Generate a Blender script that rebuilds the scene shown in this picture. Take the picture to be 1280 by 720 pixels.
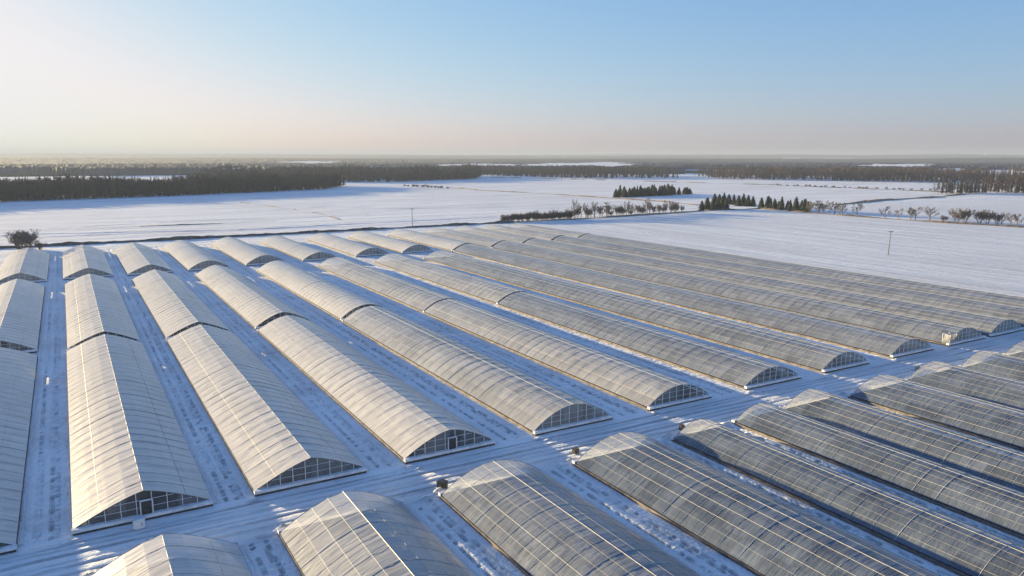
import bpy, math, random
import numpy as np
from math import radians as R, sin, cos, tan, pi
random.seed(7); rng = np.random.default_rng(11)
for o in list(bpy.data.objects): bpy.data.objects.remove(o)
S = bpy.context.scene
COL = S.collection

# ---------------------------------------------------------------- camera
CAM_H, FPX, HORIZ, VPX = 40.0, 950.0, 195.0, 75.0
PITCH = math.atan((360 - HORIZ) / FPX)
def ray(x, y):
    a, b, c = x - 640, -(y - 360), FPX
    return a, b * cos(PITCH) - c * sin(PITCH), b * sin(PITCH) + c * cos(PITCH)
_r = ray(VPX, HORIZ); YAW = math.atan2(_r[0], _r[2])
def at(x, y, z=0.0):
    """ground point seen at a pixel of the 1280x720 photograph (X along the road, Y along the rows)"""
    r, u, w = ray(x, y); t = (z - CAM_H) / u; r *= t; w *= t
    return (r * cos(YAW) - w * sin(YAW), r * sin(YAW) + w * cos(YAW))
cd = bpy.data.cameras.new('camera'); cam = bpy.data.objects.new('camera', cd); COL.objects.link(cam)
cam.location = (0, 0, CAM_H); cam.rotation_euler = (R(90) - PITCH, 0, YAW)
cd.sensor_width = 36; cd.lens = FPX / 1280 * 36; cd.clip_end = 60000; cd.clip_start = 0.5
S.camera = cam

# ---------------------------------------------------------------- sky, sun, exposure
SUN_EL, SUN_AZ = 6.5, 26.0            # azimuth: degrees from +Y towards -X
W = bpy.data.worlds.new('World'); S.world = W; W.use_nodes = True
nt = W.node_tree; nt.nodes.clear()
wo = nt.nodes.new('ShaderNodeOutputWorld'); bg = nt.nodes.new('ShaderNodeBackground'); sk = nt.nodes.new('ShaderNodeTexSky')
sk.sky_type = 'NISHITA'; sk.sun_disc = False; sk.sun_elevation = R(SUN_EL); sk.sun_rotation = R(-SUN_AZ)
sk.altitude = 100; sk.air_density = 1.0; sk.dust_density = 0.8; sk.ozone_density = 4.0
bg.inputs[1].default_value = 0.10
# soft shoulder on the sky so that the glow round the low sun stays inside the exposure
SKY_K = 2.92
_sp = nt.nodes.new('ShaderNodeSeparateColor'); _cb = nt.nodes.new('ShaderNodeCombineColor'); nt.links.new(sk.outputs[0], _sp.inputs[0])
for _i, (_k, _g, _c) in enumerate(((.362, .86, .90), (.340, .73, .88), (.49, .48, .90))):
    _n = [nt.nodes.new('ShaderNodeMath') for _ in range(4)]
    for _q, _op in zip(_n, ('POWER', 'MULTIPLY', 'SMOOTH_MIN', 'MULTIPLY')): _q.operation = _op
    _n[0].inputs[1].default_value = _g; _n[1].inputs[1].default_value = _k; _n[2].inputs[1].default_value = _c; _n[2].inputs[2].default_value = .45; _n[3].inputs[1].default_value = SKY_K
    nt.links.new(_sp.outputs[_i], _n[0].inputs[0])
    for _a, _b in zip(_n[:-1], _n[1:]): nt.links.new(_a.outputs[0], _b.inputs[0])
    nt.links.new(_n[3].outputs[0], _cb.inputs[_i])
nt.links.new(_cb.outputs[0], bg.inputs[0]); nt.links.new(bg.outputs[0], wo.inputs[0])
sl = bpy.data.lights.new('sun', 'SUN'); sun = bpy.data.objects.new('sun', sl); COL.objects.link(sun)
sl.energy = 4.9; sl.angle = R(0.5); sl.color = (1.0, 0.78, 0.42)
sun.rotation_euler = (R(90 - SUN_EL), 0, R(180 + SUN_AZ)); sun.location = (-200, 200, 120)
S.view_settings.view_transform = 'Standard'; S.view_settings.look = 'None'
S.view_settings.exposure = 1.8; S.view_settings.gamma = 1.0
S.render.engine = 'CYCLES'
try: S.cycles.transparent_max_bounces = 24
except Exception: pass

# ---------------------------------------------------------------- helpers
def mat(name, col=(.5, .5, .5), rough=.8, metal=0.0):
    m = bpy.data.materials.new(name); m.use_nodes = True
    p = m.node_tree.nodes['Principled BSDF']
    p.inputs['Base Color'].default_value = (*col, 1); p.inputs['Roughness'].default_value = rough; p.inputs['Metallic'].default_value = metal
    return m
class NB:
    """small node builder"""
    def __init__(s, m): s.t = m.node_tree; s.N = s.t.nodes; s.L = s.t.links
    def n(s, ty, **kw):
        d = s.N.new(ty)
        for k, v in kw.items(): setattr(d, k, v)
        return d
    def link(s, a, b): s.L.new(a, b)
    def math(s, op, a, b=None, c=None, clamp=False):
        d = s.n('ShaderNodeMath', operation=op); d.use_clamp = clamp
        for i, v in enumerate((a, b, c)):
            if v is None: continue
            if hasattr(v, 'is_output'): s.link(v, d.inputs[i])
            else: d.inputs[i].default_value = v
        return d.outputs[0]
    def coords(s, kind='Object', scale=(1, 1, 1)):
        tc = s.n('ShaderNodeTexCoord'); mp = s.n('ShaderNodeMapping'); mp.inputs['Scale'].default_value = scale
        s.link(tc.outputs[kind], mp.inputs[0]); return mp.outputs[0]
    def noise(s, vec, scale=1, detail=3, rough=.55):
        d = s.n('ShaderNodeTexNoise'); d.inputs['Scale'].default_value = scale; d.inputs['Detail'].default_value = detail; d.inputs['Roughness'].default_value = rough
        s.link(vec, d.inputs['Vector']); return d.outputs[0]
    def ramp(s, fac, stops):
        d = s.n('ShaderNodeValToRGB'); e = d.color_ramp.elements
        while len(e) < len(stops): e.new(0.5)
        for k, (p, c) in enumerate(stops):
            e[k].position = p; e[k].color = (*c, 1) if len(c) == 3 else c
        s.link(fac, d.inputs[0]); return d.outputs[0]
    def mix(s, fac, a, b):
        d = s.n('ShaderNodeMix', data_type='RGBA')
        for sock, v in ((d.inputs[0], fac), (d.inputs[6], a), (d.inputs[7], b)):
            if hasattr(v, 'is_output'): s.link(v, sock)
            else: sock.default_value = v if not isinstance(v, tuple) else (*v, 1)
        return d.outputs[2]
    def bump(s, h, strength=.3, dist=.1, normal=None):
        d = s.n('ShaderNodeBump'); d.inputs['Strength'].default_value = strength; d.inputs['Distance'].default_value = dist
        s.link(h, d.inputs['Height'])
        if normal is not None: s.link(normal, d.inputs['Normal'])
        return d.outputs[0]
def noisy(name, c1, c2, scale=2.0, rough=.85, bump=.3, bdist=.05, stretch=(1, 1, 1)):
    m = mat(name, c1, rough); b = NB(m); p = m.node_tree.nodes['Principled BSDF']
    v = b.coords('Object', stretch); n = b.noise(v, scale, 4, .6)
    b.link(b.ramp(n, [(.35, c1), (.65, c2)]), p.inputs['Base Color'])
    b.link(b.bump(n, bump, bdist), p.inputs['Normal'])
    return m

class MB:
    def __init__(s): s.v = []; s.f = []
    def add(s, v, f):
        k = len(s.v); s.v += [tuple(q) for q in v]; s.f += [tuple(i + k for i in q) for q in f]
    def box(s, x0, x1, y0, y1, z0, z1):
        s.add([(x0, y0, z0), (x1, y0, z0), (x1, y1, z0), (x0, y1, z0), (x0, y0, z1), (x1, y0, z1), (x1, y1, z1), (x0, y1, z1)],
              [(0, 3, 2, 1), (4, 5, 6, 7), (0, 1, 5, 4), (1, 2, 6, 5), (2, 3, 7, 6), (3, 0, 4, 7)])
    def tube(s, pts, r, n=5, r2=None, caps=True):
        pts = [np.array(p, float) for p in pts]; m = len(pts); rings = []
        for i, p in enumerate(pts):
            d = pts[min(i + 1, m - 1)] - pts[max(i - 1, 0)]; d = d / (np.linalg.norm(d) + 1e-9)
            a = np.cross(d, (0, 0, 1)) if abs(d[2]) < .9 else np.cross(d, (1, 0, 0)); a /= np.linalg.norm(a); b = np.cross(d, a)
            rr = r if r2 is None else r + (r2 - r) * i / (m - 1)
            rings += [p + rr * (a * cos(2 * pi * k / n) + b * sin(2 * pi * k / n)) for k in range(n)]
        f = [(i * n + k, i * n + (k + 1) % n, (i + 1) * n + (k + 1) % n, (i + 1) * n + k) for i in range(m - 1) for k in range(n)]
        if caps: f += [tuple(range(n))[::-1], tuple((m - 1) * n + k for k in range(n))]
        s.add(rings, f)
    def mesh(s, name, material, smooth=False):
        me = bpy.data.meshes.new(name); me.from_pydata(s.v, [], s.f); me.materials.append(material)
        if smooth: me.polygons.foreach_set('use_smooth', [True] * len(me.polygons))
        me.update(); return me
def link(name, me, parent=None, loc=None):
    o = bpy.data.objects.new(name, me); COL.objects.link(o)
    if parent is not None: o.parent = parent
    if loc is not None: o.location = loc
    return o
def tag(o, label=None, cat=None, group=None, kind=None):
    for k, v in (('label', label), ('category', cat), ('group', group), ('kind', kind)):
        if v: o[k] = v
    return o
def empty(name, loc=(0, 0, 0), rz=0):
    o = bpy.data.objects.new(name, None); COL.objects.link(o); o.location = loc; o.rotation_euler = (0, 0, rz); return o
def copy_tree(o, parent=None):
    c = o.copy(); COL.objects.link(c)
    if parent is not None: c.parent = parent
    for ch in list(o.children): copy_tree(ch, c)
    return c
def np_mesh(name, verts, faces, material, smooth=False):
    """verts (n,3), faces (m,k) arrays of one polygon size"""
    me = bpy.data.meshes.new(name); n, m, k = len(verts), len(faces), faces.shape[1]
    me.vertices.add(n); me.vertices.foreach_set('co', np.ascontiguousarray(verts, dtype=np.float32).ravel())
    me.loops.add(m * k); me.loops.foreach_set('vertex_index', np.ascontiguousarray(faces, dtype=np.int32).ravel())
    me.polygons.add(m); me.polygons.foreach_set('loop_start', np.arange(0, m * k, k, dtype=np.int32))
    try: me.polygons.foreach_set('loop_total', np.full(m, k, dtype=np.int32))
    except Exception: pass
    me.polygons.foreach_set('use_smooth', np.full(m, smooth))
    for q in (material if isinstance(material, list) else [material]): me.materials.append(q)
    me.update(calc_edges=True); me.validate(); return me
_tab = rng.random((256, 256))
def vnoise(x, y):
    xi = np.floor(x).astype(int); yi = np.floor(y).astype(int); fx = x - xi; fy = y - yi
    fx = fx * fx * (3 - 2 * fx); fy = fy * fy * (3 - 2 * fy)
    g = lambda a, b: _tab[a % 256, b % 256]
    return (g(xi, yi) * (1 - fx) + g(xi + 1, yi) * fx) * (1 - fy) + (g(xi, yi + 1) * (1 - fx) + g(xi + 1, yi + 1) * fx) * fy - .5
def fbm(x, y, o=4):
    s = 0; a = 1.0
    for k in range(o): s = s + a * vnoise(x * 2 ** k + 17 * k, y * 2 ** k + 31 * k); a *= .5
    return s

# ---------------------------------------------------------------- layout of the greenhouse columns (X extents)
COLS = [(-21.5, -7.4), (-2.3, 11.8), (16.6, 30.4), (35.8, 49.2), (55.9, 70.0), (77.4, 90.8), (99.1, 112.2), (119.5, 132.0),
        (140.3, 153.5), (159.8, 173.0), (176.3, 189.5), (193.0, 206.5), (209.3, 222.8)]
NEAR = [(-1.5, 12.3, 3.3), (16.7, 30.7, 3.4), (35.4, 49.4, 3.4), (54.6, 68.8, 3.4), (71.6, 81.2, 2.7), (84.4, 94.2, 2.7), (94.9, 106.4, 3.1),
        (110.6, 125.2, 3.2), (127.2, 141.0, 3.1), (142.6, 156.4, 3.1), (158.4, 172.0, 3.1)]
ROAD0, ROAD1 = 78.2, 88.0

# ---------------------------------------------------------------- materials
def snow_material():
    m = mat('snow', (.86, .87, .9), .6); b = NB(m); p = m.node_tree.nodes['Principled BSDF']
    tc = b.n('ShaderNodeTexCoord'); pos = tc.outputs['Object']
    def mp(sc):
        q = b.n('ShaderNodeMapping'); q.inputs['Scale'].default_value = sc; b.link(pos, q.inputs[0]); return q.outputs[0]
    sep = b.n('ShaderNodeSeparateXYZ'); b.link(pos, sep.inputs[0])
    big = b.noise(mp((.004, .012, 1)), 1, 5, .6)
    sx = b.noise(mp((.006, .05, 1)), 1, 7, .72); sy = b.noise(mp((.11, .005, 1)), 1, 7, .74)
    east = b.math('MULTIPLY', b.math('GREATER_THAN', sep.outputs[0], 224), b.math('LESS_THAN', sep.outputs[1], 405))
    mx = b.n('ShaderNodeMix'); b.link(east, mx.inputs[0]); b.link(sx, mx.inputs[2]); b.link(sy, mx.inputs[3]); stre = mx.outputs[0]
    fine = b.noise(mp((1.4, 1.9, 1)), 1, 6, .75)
    mid = b.noise(mp((.18, .3, 1)), 1, 5, .65)
    c = b.ramp(big, [(.3, (.78, .79, .78)), (.7, (.89, .91, .90))])
    c = b.mix(b.ramp(stre, [(.42, (0, 0, 0)), (.66, (.8, .8, .8))]), c, (.62, .59, .58))
    thin = b.math('MULTIPLY', b.math('GREATER_THAN', stre, .685), .5)
    c = b.mix(thin, c, (.38, .32, .28))
    at_ = b.n('ShaderNodeAttribute'); at_.attribute_name = 'dirt_shade'
    c = b.mix(b.math('MULTIPLY', at_.outputs['Fac'], b.math('ADD', .35, fine), clamp=True), c, (.22, .22, .23))  # mask darkens the snow: thin soil plus painted shade of the ruts
    b.link(c, p.inputs['Base Color'])
    n1 = b.bump(stre, 1.0, 2.2); n2 = b.bump(mid, .4, .25, n1); n3 = b.bump(fine, .5, .07, n2)
    b.link(n3, p.inputs['Normal'])
    p.inputs['Specular IOR Level'].default_value = .3
    return m
SNOW = snow_material()
def clod_material():
    return noisy('frozen_soil', (.06, .045, .035), (.16, .12, .09), 3, .9, .5, .04)
SOIL = clod_material()
def film_material(name, base, var, seam_pitch, seam, tint=(.80, .79, .76), floor_op=.1, rough=.28):
    m = bpy.data.materials.new(name); m.use_nodes = True; b = NB(m); b.N.clear()
    out = b.n('ShaderNodeOutputMaterial'); tc = b.n('ShaderNodeTexCoord'); pos = tc.outputs['Object']
    sep = b.n('ShaderNodeSeparateXYZ'); b.link(pos, sep.inputs[0]); oi = b.n('ShaderNodeObjectInfo')
    X, Y = sep.outputs[0], sep.outputs[1]
    py = b.math('FLOOR', b.math('DIVIDE', Y, seam_pitch)); px = b.math('FLOOR', b.math('DIVIDE', X, 1.75))
    cb = b.n('ShaderNodeCombineXYZ'); b.link(px, cb.inputs[0]); b.link(py, cb.inputs[1]); b.link(b.math('MULTIPLY', oi.outputs['Random'], 97), cb.inputs[2])
    wn = b.n('ShaderNodeTexWhiteNoise', noise_dimensions='3D'); b.link(cb.outputs[0], wn.inputs[0]); r = wn.outputs[0]
    # per house offset so no two houses repeat
    off = b.n('ShaderNodeVectorMath', operation='ADD'); b.link(pos, off.inputs[0])
    co = b.n('ShaderNodeCombineXYZ'); b.link(b.math('MULTIPLY', oi.outputs['Random'], 313), co.inputs[0]); b.link(b.math('MULTIPLY', oi.outputs['Random'], 171), co.inputs[1]); b.link(co.outputs[0], off.inputs[1])
    def mp(sc):
        q = b.n('ShaderNodeMapping'); q.inputs['Scale'].default_value = sc; b.link(off.outputs[0], q.inputs[0]); return q.outputs[0]
    frost = b.noise(mp((.22, .07, .3)), 1, 4, .6); fine = b.noise(mp((.5, 2.2, .5)), 1, 4, .65)
    wr = b.noise(mp((.35, 1.6, .35)), 1, 3, .55)
    op = b.math('ADD', base, b.math('MULTIPLY', b.math('SUBTRACT', r, .5), var))
    op = b.math('ADD', op, b.math('MULTIPLY', b.math('SUBTRACT', frost, .5), var * 2.6))
    op = b.math('ADD', op, b.math('MULTIPLY', b.math('SUBTRACT', fine, .5), var * 1.3))
    fr = b.math('FRACT', b.math('DIVIDE', Y, seam_pitch)); sm = b.math('LESS_THAN', b.math('ABSOLUTE', b.math('SUBTRACT', fr, .5)), .5 * .05 / seam_pitch * 1.6)
    op = b.math('SUBTRACT', op, b.math('MULTIPLY', b.math('GREATER_THAN', r, .992), .14))
    op = b.math('MAXIMUM', b.math('MINIMUM', op, .97), floor_op)
    col = b.mix(b.math('MULTIPLY', fine, .5), tint, tuple(q * .80 for q in tint))
    col = b.mix(b.math('MULTIPLY', b.math('SUBTRACT', r, .3), .35, clamp=True), col, (tint[0] * .86, tint[1] * .88, tint[2] * .92))
    col = b.mix(b.math('MULTIPLY', sm, seam), col, (.22, .21, .2))
    nb = b.bump(wr, .7, .14); nb = b.bump(fine, .45, .04, nb)
    df = b.n('ShaderNodeBsdfDiffuse'); b.link(col, df.inputs[0]); b.link(nb, df.inputs['Normal'])
    tr = b.n('ShaderNodeBsdfTranslucent'); b.link(col, tr.inputs[0])
    mx = b.n('ShaderNodeMixShader'); mx.inputs[0].default_value = .28; b.link(df.outputs[0], mx.inputs[1]); b.link(tr.outputs[0], mx.inputs[2])
    tp = b.n('ShaderNodeBsdfTransparent'); tp.inputs[0].default_value = (.93, .94, .95, 1)
    m2 = b.n('ShaderNodeMixShader'); b.link(op, m2.inputs[0]); b.link(tp.outputs[0], m2.inputs[1]); b.link(mx.outputs[0], m2.inputs[2])
    gl = b.n('ShaderNodeBsdfGlossy'); gl.inputs['Roughness'].default_value = rough; b.link(nb, gl.inputs['Normal'])
    fn = b.n('ShaderNodeFresnel'); fn.inputs[0].default_value = 1.6; b.link(nb, fn.inputs['Normal'])
    m3 = b.n('ShaderNodeMixShader'); b.link(fn.outputs[0], m3.inputs[0]); b.link(m2.outputs[0], m3.inputs[1]); b.link(gl.outputs[0], m3.inputs[2])
    b.link(m3.outputs[0], out.inputs[0]); return m
FILM = {
    'frosted': film_material('frosted_film', .84, .14, 1.25, .45, (.90, .86, .81)),
    'silver': film_material('silvery_film', .43, .15, 3.0, .15, (.62, .67, .74), .1),
    'hazy': film_material('hazy_film', .58, .15, 2.5, .3, (.80, .80, .80)),
    'clear': film_material('clear_film', .31, .15, 3.0, .15, (.52, .61, .73), .08),
    'veil': film_material('gable_veil', .42, .2, 1.6, 0, (.72, .70, .66), .1),
    'pane': film_material('gable_pane', .26, .24, 1.6, 0, (.66, .66, .66), .08)}
CREAM = noisy('cream_painted_steel', (.42, .40, .36), (.58, .56, .50), 2, .55, .1, .01)
GREYST = noisy('grey_weathered_steel', (.16, .155, .15), (.28, .27, .26), 3, .6, .1, .01)
WHITEST = noisy('white_painted_steel', (.70, .71, .72), (.82, .82, .82), 3, .5, .1, .01)
SILL = noisy('tan_side_sill', (.07, .06, .055), (.25, .215, .19), .9, .85, .5, .06, (1, .8, 3))
CONC = noisy('snow_dusted_concrete', (.55, .56, .58), (.82, .83, .86), 1.3, .8, .4, .05)
DARK = noisy('dark_timber_and_shade', (.035, .032, .03), (.09, .08, .07), 3, .9, .3, .03)  # dark boxes, and the painted shade under end sills and in doorways
FLOOR = noisy('bare_soil_floor', (.028, .030, .034), (.07, .07, .072), .9, .95, .5, .08, (1, .15, 1))

# ---------------------------------------------------------------- ground sheet
def ground():
    def axis(segs):
        out = [np.arange(a, b, s) for a, b, s in segs]; return np.concatenate(out + [np.array([segs[-1][1]])])
    far_p = np.array([300, 340, 400, 500, 650, 900, 1300, 2000, 3200, 5000, 9000, 16000, 30000.])
    xs = np.concatenate([-far_p[::-1], axis([(-260, -28, 4), (-28, 112, .3), (112, 232, .8), (232, 290, 3)]), far_p])
    ys = np.concatenate([-far_p[::-1][:-3], axis([(-60, 34, 2), (34, 104, .25), (104, 190, .55), (190, 420, 1.5)]), [430, 445, 470, 500, 540, 600, 700, 850, 1100, 1500, 2200, 3500, 6000, 10000, 18000, 30000.]])
    Xg, Yg = np.meshgrid(xs, ys)
    near = (Xg > -35) & (Xg < 235) & (Yg > 20) & (Yg < 420)
    z = .018 * fbm(Xg * .9, Yg * .9) + .05 * fbm(Xg * .18, Yg * .18)
    # road: ruts running along X
    yr = Yg - .25 * np.sin(Xg * .035) - .15 * vnoise(Xg * .08, Yg * 0)
    road = ((Yg > ROAD0 - .4) & (Yg < ROAD1)).astype(float)
    rut = np.zeros_like(z); dirt_shade = np.zeros_like(z)
    for c, w, d in ((79.6, .2, .07), (80.4, .22, .14), (82.0, .25, .17), (83.1, .2, .11), (84.6, .26, .18), (85.9, .2, .10), (86.9, .16, .16)):
        rut -= d * np.exp(-((yr - c - .2 * vnoise(Xg * .15 + c, Xg * 0)) / w) ** 2) * (1 + .6 * vnoise(Xg * .12 + c, Xg * 0))
    dirt_shade += road * np.clip(-rut * 5 * np.clip(.5 + 1.5 * fbm(Xg * .12, Yg * 1.2, 3), 0, 1), 0, .6)  # rut hollows darkened in colour: shade painted in along with thin soil
    z += .65 * rut * road + road * .04 * fbm(Xg * 1.5, Yg * 3)
    # banks of ploughed snow on both sides of the road, lumpy
    lum = np.clip(.5 + 1.6 * fbm(Xg * .33, Yg * .5), 0, 2)
    z += .10 * lum * np.exp(-((Yg - 78.0 - .4 * vnoise(Xg * .2, Xg * 0)) / .6) ** 2)
    # tracks between the columns
    def lane(a, b, y0, y1, sx):
        nonlocal z, dirt_shade
        m = (Yg > y0) & (Yg < y1); c = (a + b) / 2 + .25 * vnoise(Yg * .06 + a, Yg * 0); w = b - a
        for k in (-.16, .10, .2):
            g_ = m * np.exp(-((Xg - c - k * w) / .17) ** 2); st = np.clip(.6 + 2.6 * vnoise(Xg * 3.1 + 9 * k, Yg * 2.1 + 40 * k), 0, 2)
            z -= .16 * g_ * st; dirt_shade += g_ * np.clip(st - (.75 if k != .10 else .4), 0, 1) * .32  # track dashes get grey soil and painted shade for contrast
        z += m * .07 * np.clip(.3 + 1.8 * fbm(Xg * .9, Yg * .5, 3), 0, 1.5) * np.exp(-((Xg - b + .8) / .6) ** 2)
        dirt_shade += m * .12 * np.clip(.0 + 2.0 * fbm(Xg * 2.1, Yg * 1.1, 3), 0, 1) * (np.exp(-((Xg - a - .35) / .22) ** 2) + .6 * np.exp(-((Xg - b + .35) / .2) ** 2))
        z += m * .12 * np.exp(-((Xg - a - .3) / .4) ** 2)
    for (a, b), (c, d) in zip(COLS[:-1], COLS[1:]): lane(b, c, 89, 372, 1)
    for (a, b, _), (c, d, _) in zip(NEAR[:-1], NEAR[1:]):
        if c - b > 2: lane(b, c, 20, 77.5, 1)
    # heaps of snow by the corners of the near greenhouses and at gable corners
    for a, b, _ in NEAR:
        for (cx, cy, sx, sy, h) in ((a + .6, 78.7, 1.2, .5, .5), (a + 3.2, 78.8, 2.0, .4, .2), (a - 1.5, 78.3, 1.2, .7, .25)):
            z += h * np.exp(-((Xg - cx) / sx) ** 2 - ((Yg - cy) / sy) ** 2) * np.clip(.8 + 1.5 * fbm(Xg * .8, Yg * 1.1), .1, 2)
    for a, b in COLS:
        for (cx, cy, sx, sy, h) in ((a - .2, 87.6, .8, .6, .3), (a + 1.2, 86.6, 1.5, .3, .1)):
            z += h * np.exp(-((Xg - cx) / sx) ** 2 - ((Yg - cy) / sy) ** 2) * np.clip(.8 + 1.6 * fbm(Xg * 1.2, Yg * 1.4), .1, 2)
    z = np.where(near, z, .02 * fbm(Xg * .2, Yg * .2, 2))
    z = np.where((np.abs(Xg) > 900) | (Yg > 1400), 0, z)
    ny, nx = Xg.shape; idx = np.arange(ny * nx).reshape(ny, nx)
    f = np.stack([idx[:-1, :-1], idx[:-1, 1:], idx[1:, 1:], idx[1:, :-1]], -1).reshape(-1, 4)
    me = np_mesh('ground', np.stack([Xg, Yg, z], -1).reshape(-1, 3), f, SNOW, True)
    da = me.attributes.new('dirt_shade', 'FLOAT', 'POINT'); da.data.foreach_set('value', np.clip(dirt_shade, 0, 1).astype(np.float32).ravel())
    o = link('ground', me); tag(o, kind='structure')
ground()

# ---------------------------------------------------------------- greenhouses
def profile(W, h, n, k):
    """points of the arch from left eave to right eave; n = exponent (1 straight gable, 2 round)"""
    e = .55; pts = []
    for i in range(k + 1):
        t = -1 + 2 * i / k
        z = e + (h - e) * (1 - abs(t) ** n)
        pts.append((t * W / 2, z))
    return pts
def zat(W, h, n, x): return .55 + (h - .55) * (1 - min(1, abs(2 * x / W)) ** n)
def greenhouse(W, L, h, style, n, k, hoop_step, purl, bold=4, door=None, mull=8, ends=(1, 1), pane='pane'):
    h += random.uniform(-.12, .12)
    root = empty('greenhouse'); pr = profile(W, h, n, k)
    frame = {'frosted': GREYST, 'hazy': CREAM, 'silver': CREAM, 'clear': CREAM}[style]
    # roof film with a real thickness, closed slats of a facet each; skirts down into the sills
    nl = max(2, int(L / 3.0)); mb = MB(); vv = []; ff = []
    sag = .035
    for layer, dz in ((0, 0), (1, -.012)):
        for j in range(nl * 2 + 1):
            y = L * j / (nl * 2)
            for i, (x, z) in enumerate(pr):
                s = sag if (j % 2 and 0 < i < k) else 0
                vv.append((x, y, z - s * (.5 + random.random()) + dz))
    m = k + 1; J = nl * 2 + 1
    for j in range(J - 1):
        for i in range(k):
            a = j * m + i; ff.append((a, a + 1, a + m + 1, a + m))
    mb.add(vv[:m * J], ff)
    film = link('roof_film', mb.mesh('roof_film', FILM[style]), root)
    # hoops
    def hoop_mesh(r):
        q = MB(); q.tube([(x, 0, z - r * .35) for x, z in profile(W, h, n, max(k, 14))], r, 4); return q.mesh('hoop', frame)
    thin, fat = (hoop_mesh(.012), hoop_mesh(.026)) if style == 'frosted' else (hoop_mesh(.02), hoop_mesh(.042))
    cnt = int(round(L / hoop_step))
    for j in range(cnt + 1):
        hm = fat if (random.random() < 1 / bold or j in (0, cnt)) else thin
        link('hoop', hm, root, (random.uniform(-.01, .01), min(max(L * j / cnt, .03), L - .03), .0))
    for t in purl:
        x = t * W / 2; q = MB(); rr = (.028 if style == 'frosted' else .04) if t == 0 else random.choice((.011, .014, .018, .028))
        q.tube([(0, 0, 0), (0, L, 0)], rr, 4)
        link('ridge_bar' if t == 0 else 'purlin', q.mesh('purlin', frame), root, (x, 0, zat(W, h, n, x) - (.03 if style == 'frosted' else .005)))
    for s in (-1, 1):
        q = MB(); x0, x1 = sorted((s * (W / 2 - .10), s * (W / 2 + .05)))
        q.box(x0, x1, 0, L, -.15, .40)
        link('side_sill', q.mesh('side_sill', SILL), root)
    q = MB(); q.box(-W / 2 + .13, W / 2 - .13, .12, L - .12, -.10, .19); link('soil_floor', q.mesh('soil_floor', FLOOR), root)
    # end walls
    for side in (0, 1):
        if not ends[side]: continue
        yw = .06 if side == 0 else L - .06; sg = -1 if side == 0 else 1
        pw = profile(W - .1, h - .05, n, max(k, 14)); q = MB(); base = .55
        vs = [(x, yw, z - .02) for x, z in pw] + [(x, yw, base - .08) for x, z in pw]; mm = len(pw)
        q.add(vs, [(i, mm + i, mm + i + 1, i + 1) for i in range(mm - 1)])
        wall = link('end_wall', q.mesh('end_wall', FILM[pane]), root)
        for j in range(1, mull if side == 0 else 1):
            x = -W / 2 + W * j / mull; zt = zat(W, h, n, x) - .05
            if zt < base + .15: continue
            q = MB(); q.box(-.036, .036, -.04, .04, base, zt); link('mullion', q.mesh('mullion', WHITEST), wall, (x, yw + sg * .055, 0))
        for zr, rr in ((base + .9, .02), (base + 1.75, .02)) if side == 0 else ():
            xs = [x for x in np.linspace(-W / 2, W / 2, 120) if zat(W, h, n, x) - .08 > zr]
            if len(xs) < 5: continue
            q = MB(); q.box(xs[0], xs[-1], -rr, rr, zr - rr, zr + rr); link('rail', q.mesh('rail', WHITEST), wall, (0, yw + sg * .118, 0))
        q = MB(); ys = sorted((yw + sg * .02, yw + sg * .62)); q.box(-W / 2 - .1, W / 2 + .1, ys[0], ys[1], .30, .68)
        link('end_sill', q.mesh('end_sill', CONC), root)
        q = MB(); ys = sorted((yw + sg * .05, yw + sg * .5)); q.box(-W / 2, W / 2, ys[0], ys[1], -.15, .30)
        link('sill_gap_shade', q.mesh('sill_gap_shade', DARK), root)  # dark box painted in for the shadow gap beneath the sill
    if door:
        x0 = door; q = MB(); yd = -.32
        for dx in (-.62, .62): q.box(x0 + dx - .06, x0 + dx + .06, yd - .06, yd + .06, .6, 2.25)
        q.box(x0 - .62, x0 + .62, yd - .06, yd + .06, 2.25, 2.36)
        dfm = link('door_frame', q.mesh('door_frame', WHITEST), root)
        q = MB(); q.box(x0 - .5, x0 + .5, -.30, -.24, .65, 2.2); link('door', q.mesh('door', DARK), root)  # dark slab stands in for the shade inside the open doorway
    return root
PURL = {'silver': (0, -.22, -.44, -.64, -.82, .22, .44, .64, .82), 'frosted': (0, -.62, .62), 'hazy': (0, -.25, -.5, -.75, .25, .5, .75), 'clear': (0, -.22, -.44, -.64, -.82, .22, .44, .64, .82)}
ORD = ['first', 'second', 'third', 'fourth', 'fifth', 'sixth', 'seventh', 'eighth', 'ninth', 'tenth', 'eleventh', 'twelfth', 'thirteenth']
def place(Wd, L, h, style, n, k, step, xc, y0, label, group, **kw):
    g = greenhouse(Wd, L, h, style, n, k, step, PURL[style], **kw); g.location = (xc, y0, 0)
    tag(g, label, 'greenhouse', group); return g
look = {'frosted': 'cream white frosted greenhouse', 'hazy': 'hazy pale curved greenhouse', 'clear': 'clear film greenhouse', 'silver': 'silvery film greenhouse'}
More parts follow.
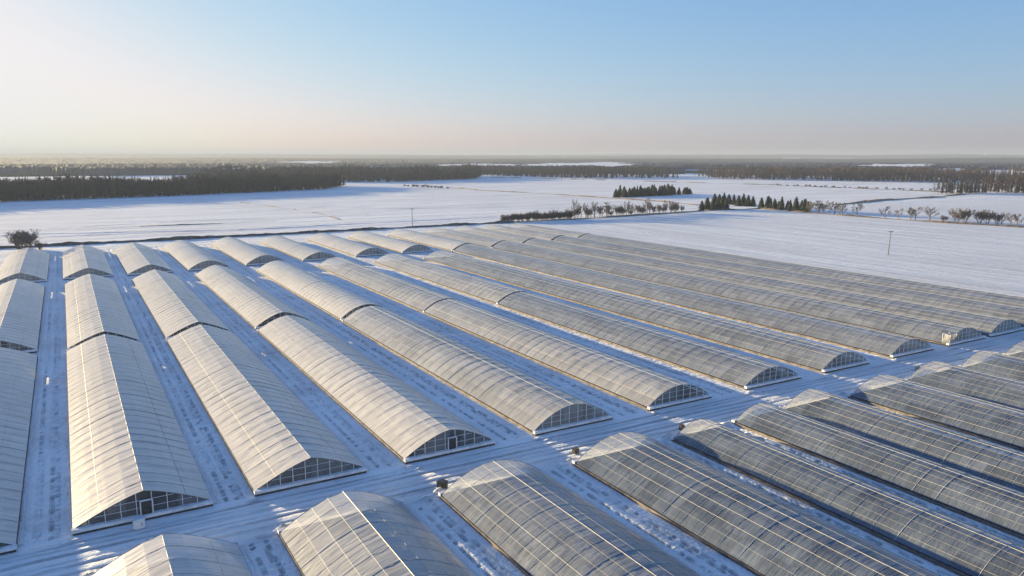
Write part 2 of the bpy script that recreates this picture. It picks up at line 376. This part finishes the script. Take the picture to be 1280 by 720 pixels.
for i, (a, b) in enumerate(COLS):
    Wd, xc = b - a, (a + b) / 2
    style = 'frosted' if i <= 3 else ('hazy' if i <= 5 else 'silver')
    n, k, h = (1.28, 8, 3.35) if i <= 2 else ((1.55, 10, 3.35) if i <= 3 else (1.9, 12, 3.5 if i == 4 else 3.2))
    if i >= 6: Wd += .9; xc += .45
    y0 = (89.2 if i else 88.4)
    pos = f'{ORD[i]} from the left'
    if i <= 6:
        mid_style = style if i <= 3 else ('frosted' if i == 4 else 'hazy')
        place(Wd, 87.6, h, style, n, k, 2.9, xc, y0, f'{look[style]} on the far roadside, {pos}', 'greenhouses in the front row behind the road', door=(.2 if i in (1, 3) else None), mull=9, pane=('veil' if i == 4 else 'pane'))
        g1 = {0: 181.5, 1: 179.2, 2: 179.4, 3: 180.0}.get(i, 179.0) if i <= 4 else y0 + 87.6 + .8
        place(Wd - .3, 272.5 - g1, h + .05, mid_style, n, k, 2.9, xc, g1, f'pale greenhouse in the middle row, {pos}', 'greenhouses in the middle row', mull=9)
    else:
        place(Wd, (272 if i == 7 else 288 + 2 * (i - 8)) - y0, h, 'silver', n, k, 3.0, xc, y0, f'very long clear greenhouse, {pos} along the road', 'greenhouses in the front row behind the road', mull=10, pane='veil')
    yb = [285, 286, 285.5, 286, 289, 291, 293, 294, 295, 296, 297, 298, 299][i]
    if i > 7: yb = 288 + 2 * (i - 8) + 1.6
    place(Wd + .6, 364 - yb, h + .1, 'frosted' if i < 9 else 'hazy', n if i <= 2 else 1.75, k, 3.2, xc, yb, f'short cream greenhouse in the back row, {pos}, before the dark bank', 'greenhouses in the back row', mull=(10 if i <= 8 else 1), bold=3, pane='veil')
for i, (a, b, h) in enumerate(NEAR):
    Wd, xc = b - a, (a + b) / 2
    style = 'frosted' if i == 0 else ('hazy' if i == 1 else ('silver' if i == 2 else 'clear'))
    n = 1.35 if i == 0 else (1.5 if i == 1 else 1.9)
    place(Wd, 84, h - (.1 if i > 1 else -.1), style, n, 8 if i < 2 else 12, 2.8, xc, 77.2 - 84 + random.uniform(-.4, .4), f'{look[style]} on the near roadside, {ORD[i]} from the left', 'greenhouses on the near side of the road', mull=9, ends=(0, 1), pane='veil')

# ---------------------------------------------------------------- trees
BARK = noisy('grey_bark', (.12, .10, .09), (.22, .19, .17), 2, .9, .4, .05)
TWIG = noisy('bare_twigs', (.12, .105, .095), (.21, .18, .165), .6, .9, .1, .02)
NEEDLE = noisy('conifer_needles', (.018, .028, .018), (.05, .062, .035), .5, .9, .2, .05)
WOODC = noisy('winter_wood_canopy', (.022, .026, .026), (.062, .055, .05), .0045, .95, .2, .1, (1, 1, .4))
def branch(mb, p, d, ln, r, depth, rnd, spread=.6, up=.15):
    q = p + d * ln; mb.tube([p, (p + q) / 2 + np.array([rnd.uniform(-1, 1), rnd.uniform(-1, 1), 0]) * ln * .06, q], max(r, .022), 3, max(r * .45, .018), caps=False)
    if depth == 0: return
    for c in range(4 if depth > 1 else 5):
        t = rnd.uniform(.35, 1.0); ax = np.array([rnd.gauss(0, 1), rnd.gauss(0, 1), rnd.gauss(0, .6)]); nd = d + spread * ax / (np.linalg.norm(ax) + 1e-6) + np.array([0, 0, up]); nd /= np.linalg.norm(nd)
        branch(mb, p + d * ln * t, nd, ln * rnd.uniform(.45, .68), r * .55, depth - 1, rnd, spread, up)
def bare_tree(name, H, seed, stems=1, spread=.75, crown_r=.3, thick=1.7, up=.15):
    """returns trunk mesh, crown mesh"""
    rnd = random.Random(seed); tm, cm = MB(), MB()
    for s in range(stems):
        a = rnd.uniform(0, 6.28); lean = .0 if stems == 1 else rnd.uniform(.15, .5); d = np.array([cos(a) * lean, sin(a) * lean, 1.0]); d /= np.linalg.norm(d)
        hh = H * (.62 if stems == 1 else rnd.uniform(.5, .75)); r = .022 * H * thick / math.sqrt(stems)
        p0 = np.array([cos(a) * .1 * H * (stems > 1) * .5, sin(a) * .1 * H * (stems > 1) * .5, -.1])
        tm.tube([p0, p0 + d * hh * .5 + np.array([rnd.uniform(-.1, .1), rnd.uniform(-.1, .1), 0]), p0 + d * hh], r, 6, r * .35)
        for j in range(11 if stems == 1 else 9):
            t = .22 + .78 * j / 10.0 if stems == 1 else rnd.uniform(.25, 1)
            b = rnd.uniform(0, 6.28); nd = np.array([cos(b), sin(b), rnd.uniform(.5, 1.5)]); nd /= np.linalg.norm(nd)
            branch(cm, p0 + d * hh * t, nd, H * crown_r * (1.15 - .45 * t) * rnd.uniform(.7, 1.15), r * .4, 3 if stems == 1 else 2, rnd, spread, up)
    return tm.mesh(name + '_trunk', BARK), cm.mesh(name + '_crown', TWIG)
def conifer(name, H, seed, wid=.2):
    rnd = random.Random(seed); tm, cm = MB(), MB(); tm.tube([(0, 0, -.1), (0, 0, H * .97)], .018 * H, 6, .01)
    z = H * .05; lv = 0
    while z < H * .99:
        f = 1 - z / H; R0 = H * wid * (min(1, f * 1.15) ** .6) + .2; nb = 10 if f > .3 else 7
        for j in range(nb):
            a = 2 * pi * (j + rnd.random() * .8) / nb + lv; r = R0 * rnd.uniform(.6, 1.15); w = .30 * r + .12
            c, s = cos(a), sin(a); zz = z + rnd.uniform(-.02, .02) * H; dr = r * rnd.uniform(.15, .5)
            tip = (c * r, s * r, zz - dr); l = (c * r * .45 - s * w, s * r * .45 + c * w, zz - dr * .55); q = (c * r * .45 + s * w, s * r * .45 - c * w, zz - dr * .55)
            top = (0, 0, zz + .04 * H); lo = (c * r * .4, s * r * .4, zz - dr * .9 - .03 * H)
            cm.add([top, l, tip, q, lo], [(0, 1, 2), (0, 2, 3), (1, 4, 2), (4, 3, 2)])
        z += H * .045; lv += 1.3
    return tm.mesh(name + '_trunk', BARK), cm.mesh(name + '_crown', NEEDLE)
def tree_thing(name, meshes, loc, rz, sc, label, cat, group=None):
    e = empty(name, loc, rz); e.scale = (sc[0], sc[0], sc[1]); link('trunk', meshes[0], e); link('crown', meshes[1], e); tag(e, label, cat, group); return e
conifers = [conifer('conifer', 10, s, w) for s, w in ((1, .30), (2, .36), (3, .26), (4, .32))]
bares = [bare_tree('bare_tree', 8, s, 1, .55, .3, 1.2, up=.4) for s in (11, 12, 13, 14)]
shrubs = [bare_tree('shrub', 5, s, 8, .6, .27, 1.1, up=.35) for s in (21, 22, 23)]
rr = random.Random(5)
def along(px, n, jit=0, zoff=0):
    """n points spread along a polyline given in photograph pixels on flat ground"""
    P = [np.array(at(*q)) for q in px]; seg = [np.linalg.norm(b - a) for a, b in zip(P[:-1], P[1:])]; T = sum(seg); out = []
    for i in range(n):
        d = T * (i + .5 + rr.uniform(-.35, .35)) / n; k = 0
        while k < len(seg) - 1 and d > seg[k]: d -= seg[k]; k += 1
        p = P[k] + (P[k + 1] - P[k]) * d / seg[k]; out.append((p[0] + rr.uniform(-jit, jit), p[1] + rr.uniform(-jit, jit)))
    return out
def hpx(x, y, dy): # height in metres of dy pixels above a ground point
    return CAM_H * dy / (y - HORIZ)
# dark conifer belt alone on the far field
for rw, (pl, n) in enumerate((([(768, 247), (838, 244)], 26), ([(776, 245), (842, 243)], 20), ([(844, 243.5), (862, 242.5)], 7))):
    for (x, y) in along(pl, n, 2):
        tree_thing('conifer', rr.choice(conifers), (x, y, 0), rr.uniform(0, 6), (rr.uniform(.9, 1.25), rr.uniform(.7, 1.2) * (1 if rw < 2 else .8)),
                   'dark conifer in the short dense belt standing alone on the far snow field', 'conifer tree', 'conifers in the belt on the far field')
for x, y, s in ((877, 263, .75), (884, 262, .95), (891, 262.5, .9), (897, 262, .85), (903, 261, 1), (908, 262, .9)):
    p = at(x, y); tree_thing('conifer', rr.choice(conifers), (*p, 0), rr.uniform(0, 6), (s * 1.3, s), 'dark conifer in the left clump of the field edge, behind the hedge end', 'conifer tree', 'conifers in the left clump')
for x, y, s in ((893, 255, .9), (899, 254, .8), (905, 254.5, .95), (911, 255, .85), (917, 256, .9), (923, 257.5, .9), (929, 257, 1), (935, 258, .95), (941, 258, .85)):
    p = at(x, y); tree_thing('conifer', rr.choice(conifers), (*p, 0), rr.uniform(0, 6), (s * 1.2, s), 'dark conifer in the clump just left of the long conifer row', 'conifer tree', 'conifers in the middle clump')
for (x, y) in along([(948, 259.5), (1010, 265)], 26, 1.5):
    sz = rr.choice((.5, .7, .8, .9, 1.05)); tree_thing('conifer', rr.choice(conifers), (x, y, 0), rr.uniform(0, 6), (sz * rr.uniform(.9, 1.1), sz * rr.uniform(.9, 1.1)), 'dark conifer in the long row at the far edge of the snow field', 'conifer tree', 'conifers in the long field edge row')
for (x, y) in along([(1010, 265.5), (1052, 268.5)], 10, 1.5):
    tree_thing('bare_tree', rr.choice(bares), (x, y, 0), rr.uniform(0, 6), (rr.uniform(1.3, 1.7), rr.uniform(1.0, 1.4)), 'bare brownish tree at the right end of the long conifer row', 'tree', 'bare trees beside the conifer row')
single = [(1071, 269, 15, 'thin bare tree just right of the bare tree clump'), (1106, 273.5, 15, 'single bare tree, leftmost of the spaced trees along the field edge'), (1123, 273, 12, 'thin pale tree, second of the spaced trees on the field edge'),
          (1138, 274.5, 15, 'left one of the pair of bare trees on the field edge'), (1144, 275, 16, 'right one of the pair of bare trees on the field edge'), (1162, 275.5, 17, 'single rounded bare tree on the field edge, right of the pair'),
          (1180, 278, 9, 'low round bush between the single tree and the bushy trees'), (1196, 278.5, 16, 'bushy bare tree, left one beside the broad brown tree'), (1206, 278.5, 18, 'broad brown bushy tree on the field edge'),
          (1224, 279.5, 17, 'dense wide bushy tree near the right edge of the photo'), (1234, 280, 17, 'dense bushy tree touching the wide bushy tree on its right'), (1246, 280.5, 14, 'small bare tree right of the dense bushy trees'), (1252, 280.5, 15, 'bare tree beside the small bare tree near the right edge'),
          (1263, 282, 15, 'dark narrow tree, last but one at the right end'), (1271, 282.5, 15, 'dark narrow tree at the right end of the field edge')]
for x, y, dy, lab in single:
    p = at(x, y); H = hpx(x, y, dy); big = 'bush' in lab
    tree_thing('bushy_tree' if big else 'bare_tree', rr.choice(shrubs if big else bares), (*p, 0), rr.uniform(0, 6), ((H / 5 * 1.5, H / 5 * 1.25) if big else (H / 8 * 1.6, H / 8 * 1.2)), lab, 'tree', 'trees spaced along the far field edge')
for (x, y) in along([(628, 277.5), (715, 273.5)], 64, 1.2):
    tree_thing('shrub', rr.choice(shrubs), (x, y, 0), rr.uniform(0, 6), (rr.uniform(.8, 1.3), rr.uniform(.6, 1.5)), 'low bare brown shrub in the thick left part of the far hedge', 'shrub', 'shrubs in the left part of the hedge')
for (x, y) in along([(715, 273.5), (852, 265.5)], 46, 1.2):
    tree_thing('hedge_tree', rr.choice(shrubs + bares[:2]), (x, y, 0), rr.uniform(0, 6), (rr.uniform(.8, 1.3), rr.uniform(.8, 1.9)), 'taller bare grey shrub in the gappy right part of the far hedge', 'shrub', 'shrubs in the right part of the hedge')
for i, (x, y) in enumerate(along([(966, 232), (1080, 236), (1175, 239)], 26, 3)):
    tree_thing('bush', rr.choice(shrubs), (x, y, 0), rr.uniform(0, 6), (1.1, rr.uniform(.45, .8)), 'tiny dark bush in the dotted line across the far field', 'bush', 'bushes dotted across the far field')
for (x, y) in along([(505, 233), (560, 236)], 16, 2):
    tree_thing('bush', rr.choice(shrubs), (x, y, 0), rr.uniform(0, 6), (1.2, rr.uniform(.5, .9)), 'dark bush in the short line in front of the big wood', 'bush', 'bushes in front of the big wood')
for x, y, dy, wx, lab in ((24, 311, 25, 1.25, 'dark rounded bushy tree, big left crown, behind the back greenhouses'), (36, 311.5, 26, 1.1, 'dark rounded bushy tree, right crown, behind the back greenhouses'), (50, 312, 11, 1.5, 'low dark shrub at the foot of the bushy trees behind the back greenhouses')):
    p = at(x, y); H = hpx(x, y, dy)
    e = empty('bushy_tree', (*p, 0), rr.uniform(0, 6)); e.scale = (H / 5 * wx,) * 2 + (H / 5,); ms = bare_tree('bushy', 5, int(x) + 300, 9, 1.0, .34, 3.2)
    link('trunk', ms[0], e); link('crown', ms[1], e); tag(e, lab, 'tree')

# woods: continuous masses of trees
def wood_tree(kind, H, seed):
    rnd = random.Random(seed); mb = MB()
    if kind == 'c':
        z = H * .12
        while z < H * .99:
            f = 1 - z / H; R0 = 2.9 * f ** .75 + .25
            for j in range(5):
                a = 2 * pi * (j + rnd.random()) / 5; r = R0 * rnd.uniform(.6, 1.2); w = .5 * r
                c, s = cos(a), sin(a)
                mb.add([(0, 0, z + H * .06), (c * r * .7 - s * w, s * r * .7 + c * w, z - .3 * r), (c * r, s * r, z - .55 * r), (c * r * .7 + s * w, s * r * .7 - c * w, z - .3 * r)], [(0, 1, 2), (0, 2, 3)])
            z += H * .075
    else:
        for j in range(70):
            a = rnd.uniform(0, 6.28); z = H * (.3 + .68 * rnd.random() ** .8); f = (z / H); R0 = 3.2 * math.sqrt(max(.05, 1 - ((f - .6) / .45) ** 2)); r = R0 * rnd.uniform(.1, 1)
            x, y = cos(a) * r, sin(a) * r; l = rnd.uniform(1.0, 2.2); w = rnd.uniform(.10, .3); b = rnd.uniform(0, 6.28)
            mb.add([(x * .6, y * .6, z - l * .9), (x + cos(b) * w, y + sin(b) * w, z), (x * 1.1, y * 1.1, z + l * .8), (x - cos(b) * w, y - sin(b) * w, z)], [(0, 1, 2), (0, 2, 3)])
    for a in range(3):
        c, s = cos(a * 2.09) * .22, sin(a * 2.09) * .22; mb.add([(c, s, 0), (-s * 1.0, c * 1.0, 0), (0, 0, H * .9)], [(0, 1, 2)])
    return np.array(mb.v), np.array(mb.f)
WT = [wood_tree('c', 22, 1), wood_tree('c', 24, 2), wood_tree('b', 20, 3), wood_tree('b', 22, 4), wood_tree('b', 19, 5)]
def wood_mat(name, c1, c2):
    return noisy(name, c1, c2, .02, .95, 0, .1, (1, 1, .3))
WM = wood_mat('mixed_wood_foliage', (.018, .022, .018), (.075, .060, .046))
WR = wood_mat('bare_wood_twigs', (.04, .030, .026), (.11, .075, .062))
def wood(front_px, depth, spacing, H, m, pc=.5, extra=None):
    P = [np.array(at(*q)) for q in front_px]; V = []; F = []; off = 0; rn = np.random.default_rng(len(front_px) * 7 + int(depth))
    fw = np.array([sin(-YAW), cos(-YAW)])
    for a, b in zip(P[:-1], P[1:]):
        ln = np.linalg.norm(b - a); nx = int(ln / spacing); 
        for j in range(int(depth / spacing)):
            for i in range(nx):
                q = a + (b - a) * (i + rn.random()) / nx + fw * (j * spacing + rn.random() * spacing) + fw * 6 * math.sin(i * .11) * (j == 0)
                t = rn.random() < pc + .35 * float(vnoise(np.array(q[0] * .012), np.array(q[1] * .012)))
                v, f = WT[rn.integers(0, 2)] if t else WT[2 + rn.integers(0, 3)]
                s = H / 22 * rn.uniform(.78, 1.12) * (1 + .45 * float(vnoise(np.array(q[0] * .025 + 7), np.array(q[1] * .012)))); an = rn.random() * 6.28; c, si = math.cos(an), math.sin(an)
                w = np.stack([(v[:, 0] * c - v[:, 1] * si) * s * 1.15 + q[0], (v[:, 0] * si + v[:, 1] * c) * s * 1.15 + q[1], v[:, 2] * s], -1)
                V.append(w); F.append(f + off); off += len(w)
    o = link('wood', np_mesh('wood', np.concatenate(V), np.concatenate(F), m)); tag(o, kind='stuff'); return o
ws = [wood([(-160, 262), (0, 253), (200, 246), (405, 237)], 130, 5.6, 17.8, WM, .32),
      wood([(230, 229), (345, 227), (484, 228), (595, 224)], 260, 9, 20.5, WM, .6),
      wood([(596, 219.5), (728, 223.5), (848, 223)], 220, 11, 17.5, WM, .35),
      wood([(906, 224.5), (1020, 226), (1180, 229), (1340, 231)], 240, 10, 19, WR, .35),
      wood([(1184, 243), (1239, 242)], 30, 5, 15, WM, .4), wood([(1252, 242), (1340, 243)], 60, 5.5, 18, WR, .3)]
for o, lab in zip(ws, ('long wood edge of bare trees and conifers on the left beyond the snow field', 'darker wood behind, left of the picture centre, with a straight right end', 'distant grey wood right of centre beyond the white fields', 'reddish brown wood along the far right fields', 'small dark copse at the end of the brown grass strip on the right', 'bare brown wood at the right edge of the photo')):
    tag(o, lab, 'wood')

# distant rolling country: wooded hills with snowy clearings
def country():
    rad = []; y = 217.0
    while y > 195.25: rad.append(CAM_H * FPX / (y - HORIZ) * 1.0); y -= .13 if y < 205 else .22
    rad = np.array(rad + [9e4 * .4]); rad = rad[rad < 36000]; rad = np.clip(rad, None, 24000)
    ang = np.radians(np.arange(-52, 52, .1)); A, D = np.meshgrid(ang, rad)
    hx, hy = np.sin(A - YAW), np.cos(A - YAW); X, Y = hx * D, hy * D
    base = np.clip((D - 2500) / 9000, 0, 1) ** 1.3 * np.minimum(66, np.maximum(6, 32 + 60 * fbm(X * .00022, Y * .0004, 3))) + 16 * np.clip((D - 2200) / 2000, 0, 1) * (vnoise(X * .0009, Y * .0009))
    px = 640 + FPX * cos(PITCH) * np.tan(A) * 1.0; py = HORIZ + (CAM_H - base - 15) * FPX / D
    cov = fbm(X * .0007, Y * .0016, 4) + np.where(D > 6000, .30, 5)
    edge = (D < 1790) 
    for (x0, x1, y0, y1) in ((-400, 178, 214.2, 220), (365, 425, 201, 203.3), (560, 640, 204.6, 207.2), (668, 790, 203, 207), (846, 925, 211, 218), (1070, 1160, 203, 206.2), (1130, 1400, 206.6, 210.6), (975, 1070, 209.6, 211), (290, 330, 207, 211)):
        w = (px > x0 + 60 * fbm(D * .004, px * .01, 3)) & (px < x1 + 60 * fbm(D * .004 + 9, px * .01, 3)) & (py > y0 + 1.6 * fbm(px * .02, D * .001, 3)) & (py < y1 + 1.6 * fbm(px * .025, D * .001 + 3, 3)); cov = np.where(w, -1, cov)
    low = (D < 1700 + 410 * np.clip((150 - px) / 110, 0, 1) + 60 * vnoise(px * .02, px * 0)) | ((px > 850) & (px < 925) & (D < 2375)); cov = np.where(low, -1, cov)
    tree = (cov > 0).astype(float); tree = np.where(D < 1770, 0, tree)
    h = tree * (13 + np.where(D < 3000, 4, 2.2) * rng.random(X.shape)); z = base + h + 15 * (1 - tree) * (1 - low) * np.clip((D - 1770) / 400, 0, 1) - .5 * (D < 1775)
    rows, cols = X.shape; idx = np.arange(rows * cols).reshape(rows, cols)
    f = np.stack([idx[:-1, :-1], idx[:-1, 1:], idx[1:, 1:], idx[1:, :-1]], -1).reshape(-1, 4)
    me = np_mesh('hills', np.stack([X, Y, z], -1).reshape(-1, 3), f, [WOODC, SNOW])
    t4 = tree.reshape(-1)[f].mean(1); me.polygons.foreach_set('material_index', (t4 < .1).astype(np.int32)); me.update()
    tag(link('hills', me), kind='structure')
country()

# ---------------------------------------------------------------- field tracks, bank and verges
BANK = noisy('dark_earth_bank', (.06, .046, .036), (.20, .16, .12), .5, .95, .6, .2)
DRYG = noisy('dry_brown_grass', (.16, .11, .065), (.34, .26, .17), .3, .95, .5, .2)
TRACK = noisy('snowy_track', (.62, .60, .60), (.84, .83, .84), .3, .8, .5, .1)
def strip(name, px, width, height, m, lab=None, cat=None, step=4.0, rough=1.0, gap=0, kind='structure'):
    P = [np.array(at(*q)) for q in px]; V = []; F = []; k = 0; prof = [(-.5, -.05), (-.32, .6), (-.1, 1), (.15, .95), (.35, .5), (.5, -.05)]
    for a, b in zip(P[:-1], P[1:]):
        ln = np.linalg.norm(b - a); n = max(2, int(ln / step)); d = (b - a) / ln; pr = np.array([-d[1], d[0]])
        for i in range(n + 1):
            q = a + (b - a) * i / n
            sc = max(.05, 1 + rough * 1.6 * float(vnoise(np.array(q[0] * .07), np.array(q[1] * .07 + 5)))) 
            if gap and float(vnoise(np.array(q[0] * .045 + 3), np.array(q[1] * .045))) < -.5 + gap: sc = .02
            for (u, zz) in prof: V.append((q[0] + pr[0] * u * width * (.4 + .6 * sc), q[1] + pr[1] * u * width * (.4 + .6 * sc), max(-.1, zz * height * sc * rr.uniform(.7, 1.2)) + (.02 if zz > 0 else 0)))
            if i:
                for j in range(5): F.append((k - 6 + j, k - 6 + j + 1, k + j + 1, k + j))
            k += 6
    o = link(name, np_mesh(name, np.array(V), np.array(F), m)); tag(o, lab, cat, kind=kind); return o
strip('earth_bank', [(-140, 323), (0, 310.5), (60, 307.5), (120, 304.5), (320, 294.5), (520, 284), (640, 278)], 5, .95, BANK, step=2.5, rough=.8)
strip('verge', [(636, 278), (720, 274), (860, 265), (900, 262.5)], 4, .5, DRYG, step=3)
strip('verge', [(900, 262.5), (950, 261), (1060, 270), (1180, 278.5), (1290, 285), (1400, 293)], 4, .7, BANK, step=3)
strip('verge', [(560, 234), (600, 238), (680, 242), (765, 248), (830, 252), (872, 256.5)], 6, .6, DRYG, step=4)
strip('verge', [(1046, 256), (1100, 250.5), (1170, 246.5), (1200, 243)], 9, .9, DRYG, step=4)
strip('verge', [(590, 221), (730, 224.5), (860, 228), (960, 231), (1080, 236), (1180, 240)], 7, .7, BANK, step=6, gap=.35)
strip('verge', [(175, 283), (230, 281), (290, 279), (345, 275.5)], 2.6, .3, DRYG, step=1.5, gap=.5)
strip('verge', [(300, 253), (345, 259), (400, 267), (426, 275)], 1.2, .3, BANK, step=2, gap=.45)
strip('field_path', [(-140, 301), (60, 292), (300, 287), (420, 281), (620, 271)], 7, .25, TRACK, step=3, rough=.4)

RUTS = noisy('packed_snow_rut', (.50, .48, .47), (.72, .71, .72), .3, .85, .4, .05)
for px in ([(-60, 289), (110, 283), (240, 276), (330, 273)], [(40, 297), (190, 291), (420, 283)], [(345, 262), (410, 258), (500, 261), (640, 258)], [(250, 255), (330, 258), (460, 268)], [(420, 243), (520, 246), (640, 244)], [(660, 262), (760, 258), (840, 257)]):
    strip('field_track', px, 1.6, .10, RUTS, step=3, rough=.9, gap=.3)
# ---------------------------------------------------------------- poles
POST = noisy('dark_grey_post', (.05, .05, .055), (.10, .10, .10), 3, .6, .1, .01)
def pole(px, py, top, lean, label):
    x, y = at(px, py); H = hpx(px, py, py - top); e = empty('lamp_post', (x, y, 0)); e.rotation_euler = (0, lean, 0)
    q = MB(); q.tube([(0, 0, -.2), (0, 0, H)], .20, 8, .13); link('pole', q.mesh('pole', POST), e)
    q = MB(); q.box(-.9, .9, -.05, .05, H - .12, H - .02); link('crossarm', q.mesh('crossarm', POST), e)
    for s in (-1, 1):
        q = MB(); q.box(s * .75 - .5, s * .75 + .5, -.3, .3, H - .02, H + .28); link('lamp_head', q.mesh('lamp_head', POST), e)
    tag(e, label, 'lamp post')
pole(1110, 319, 289.5, .06, 'tall grey lamp post leaning slightly on the open snow field right of the greenhouses')
pole(515.5, 283, 261, 0, 'slim pole on the bank behind the back row of greenhouses')

# ---------------------------------------------------------------- small things by the road
BLACK = noisy('black_plastic', (.012, .012, .013), (.03, .03, .03), 4, .5, .1, .01)
def bevelbox(w, d, h, m, r=.06):
    import bmesh
    bm = bmesh.new(); bmesh.ops.create_cube(bm, size=1)
    for v in bm.verts: v.co = (v.co.x * w, v.co.y * d, (v.co.z + .5) * h)
    bmesh.ops.bevel(bm, geom=bm.edges[:], offset=r, segments=2, affect='EDGES')
    me = bpy.data.meshes.new('box'); bm.to_mesh(me); bm.free(); me.materials.append(m); return me
def unit(name, px, py, w, d, h, m, label, cat, lid=None, rz=.1, z=0.0):
    x, y = at(px, py); e = empty(name, (x, y, z), rz)
    link('cabinet', bevelbox(w, d, h, m), e)
    link('lid', bevelbox(w * 1.1, d * 1.1, h * .12, lid or m, .03), e, (0, 0, h - .02))
    q = MB(); q.tube([(w * .2, -d / 2 - .05, h * .3), (w * .2, -d / 2 - .05, h * .7)], .03, 6); link('handle', q.mesh('handle', GREYST), e)
    for s in (-1, 1): link('foot', bevelbox(.15, d * .9, .12, GREYST, .02), e, (s * w * .38, 0, -.06))
    tag(e, label, cat)
unit('utility_box', 174, 660, 1.15, .7, 1.0, WHITEST, 'white box in front of the gable of the bright greenhouse at lower left', 'utility box', CONC)
unit('heater_unit', 553, 613, 1.0, 1.0, 1.1, BLACK, 'black unit standing on snow at the corner of the near side greenhouse', 'equipment box', BLACK, .4)
unit('heater_unit', 719.5, 566.5, .8, .7, .6, DARK, 'small dark box on a snow heap by the road, left of the grid roofed greenhouse', 'equipment box', DARK, .2)
unit('heater_unit', 852, 537, .7, .6, .7, DARK, 'small dark box on the snow heap by the fifth near side greenhouse', 'equipment box', DARK, .2)
def barrel(px, py, label):
    x, y = at(px, py); e = empty('barrel', (x, y, .45), .5); q = MB(); q.tube([(-.6, 0, 0), (-.55, 0, 0), (.55, 0, 0), (.6, 0, 0)], .45, 14)
    link('drum', q.mesh('drum', noisy('blue_grey_drum', (.10, .13, .17), (.2, .23, .27), 2)), e)
    for s in (-.3, .3):
        q = MB(); q.tube([(s - .03, 0, 0), (s + .03, 0, 0)], .48, 14); link('hoop_ring', q.mesh('ring', GREYST), e)
    tag(e, label, 'barrel')
barrel(1147, 463.5, 'grey blue barrel lying in the snow beside the road on the right')
# plastic covered porch at the end of a far greenhouse
x, y = at(1186, 431); e = empty('porch', (x, y, 0)); e.scale = (.8, .8, .85); q = MB()
for (cx, cy) in ((-1.5, -1), (1.5, -1), (-1.5, 1), (1.5, 1)): q.box(cx - .06, cx + .06, cy - .06, cy + .06, 0, 2.9)
link('frame', q.mesh('frame', WHITEST), e)
q = MB(); q.add([(-1.5, -1.1, .3), (1.5, -1.1, .3), (1.5, -1.1, 2.6), (.5, -1.15, 3.0), (-1.0, -1.1, 2.8), (-1.7, -1.1, 1.5)], [(0, 1, 2, 3, 4, 5)])
q.add([(-1.6, 1.1, .2), (-1.6, -1.1, .3), (-1.55, -1.1, 2.8), (-1.3, 1.1, 3.0)], [(0, 1, 2, 3)]); q.add([(-1.6, -1.1, 2.82), (1.5, -1.1, 2.62), (1.5, 1.1, 2.7), (-1.3, 1.1, 3.02)], [(0, 1, 2, 3)])
link('cover', q.mesh('cover', FILM['veil']), e); q = MB(); q.box(1.4, 1.52, -1, 1, .1, 2.6); link('dark_panel', q.mesh('panel', DARK), e)
tag(e, 'small plastic covered porch standing at the end of a long greenhouse by the road', 'porch')

# ---------------------------------------------------------------- haze
q = MB(); q.box(-34000, 34000, -34000, 34000, -1.5, 130); hz = link('haze', q.mesh('haze', mat('haze'))); tag(hz, 'pale winter haze over the far country', 'haze', kind='stuff')
hm = hz.data.materials[0]; b = NB(hm); b.N.clear(); out = b.n('ShaderNodeOutputMaterial'); pv = b.n('ShaderNodeVolumePrincipled')
pv.inputs['Color'].default_value = (.38, .455, .62, 1); pv.inputs['Density'].default_value = .00013; pv.inputs['Anisotropy'].default_value = .1
b.link(pv.outputs[0], out.inputs['Volume'])
# number the trees of the short rows from the left, as one sees them
NUM = ['leftmost', 'second', 'third', 'fourth', 'fifth', 'sixth', 'seventh', 'eighth', 'ninth', 'tenth', 'eleventh', 'twelfth', 'thirteenth', 'fourteenth', 'fifteenth', 'sixteenth', 'seventeenth', 'eighteenth',
       'nineteenth', 'twentieth', 'twenty-first', 'twenty-second', 'twenty-third', 'twenty-fourth', 'twenty-fifth', 'twenty-sixth']
for grp, txt in (('conifers in the left clump', 'dark conifer {} from the left in the clump behind the hedge end'), ('conifers in the middle clump', 'dark conifer {} from the left in the clump before the long conifer row'),
                 ('conifers in the long field edge row', 'dark conifer {} from the left in the long field edge row'), ('bare trees beside the conifer row', 'bare brownish tree {} from the left beside the long conifer row'),
                 ('bushes dotted across the far field', 'tiny dark bush {} from the left in the dotted far field line'), ('bushes in front of the big wood', 'dark bush {} from the left in the line before the big wood')):
    lst = [o for o in COL.objects if o.get('group') == grp]
    lst.sort(key=lambda o: math.atan2(o.location.x, o.location.y))
    for k, o in enumerate(lst): o['label'] = txt.format(NUM[k]).replace('leftmost from the left', 'leftmost')
print('objects', len(bpy.data.objects))
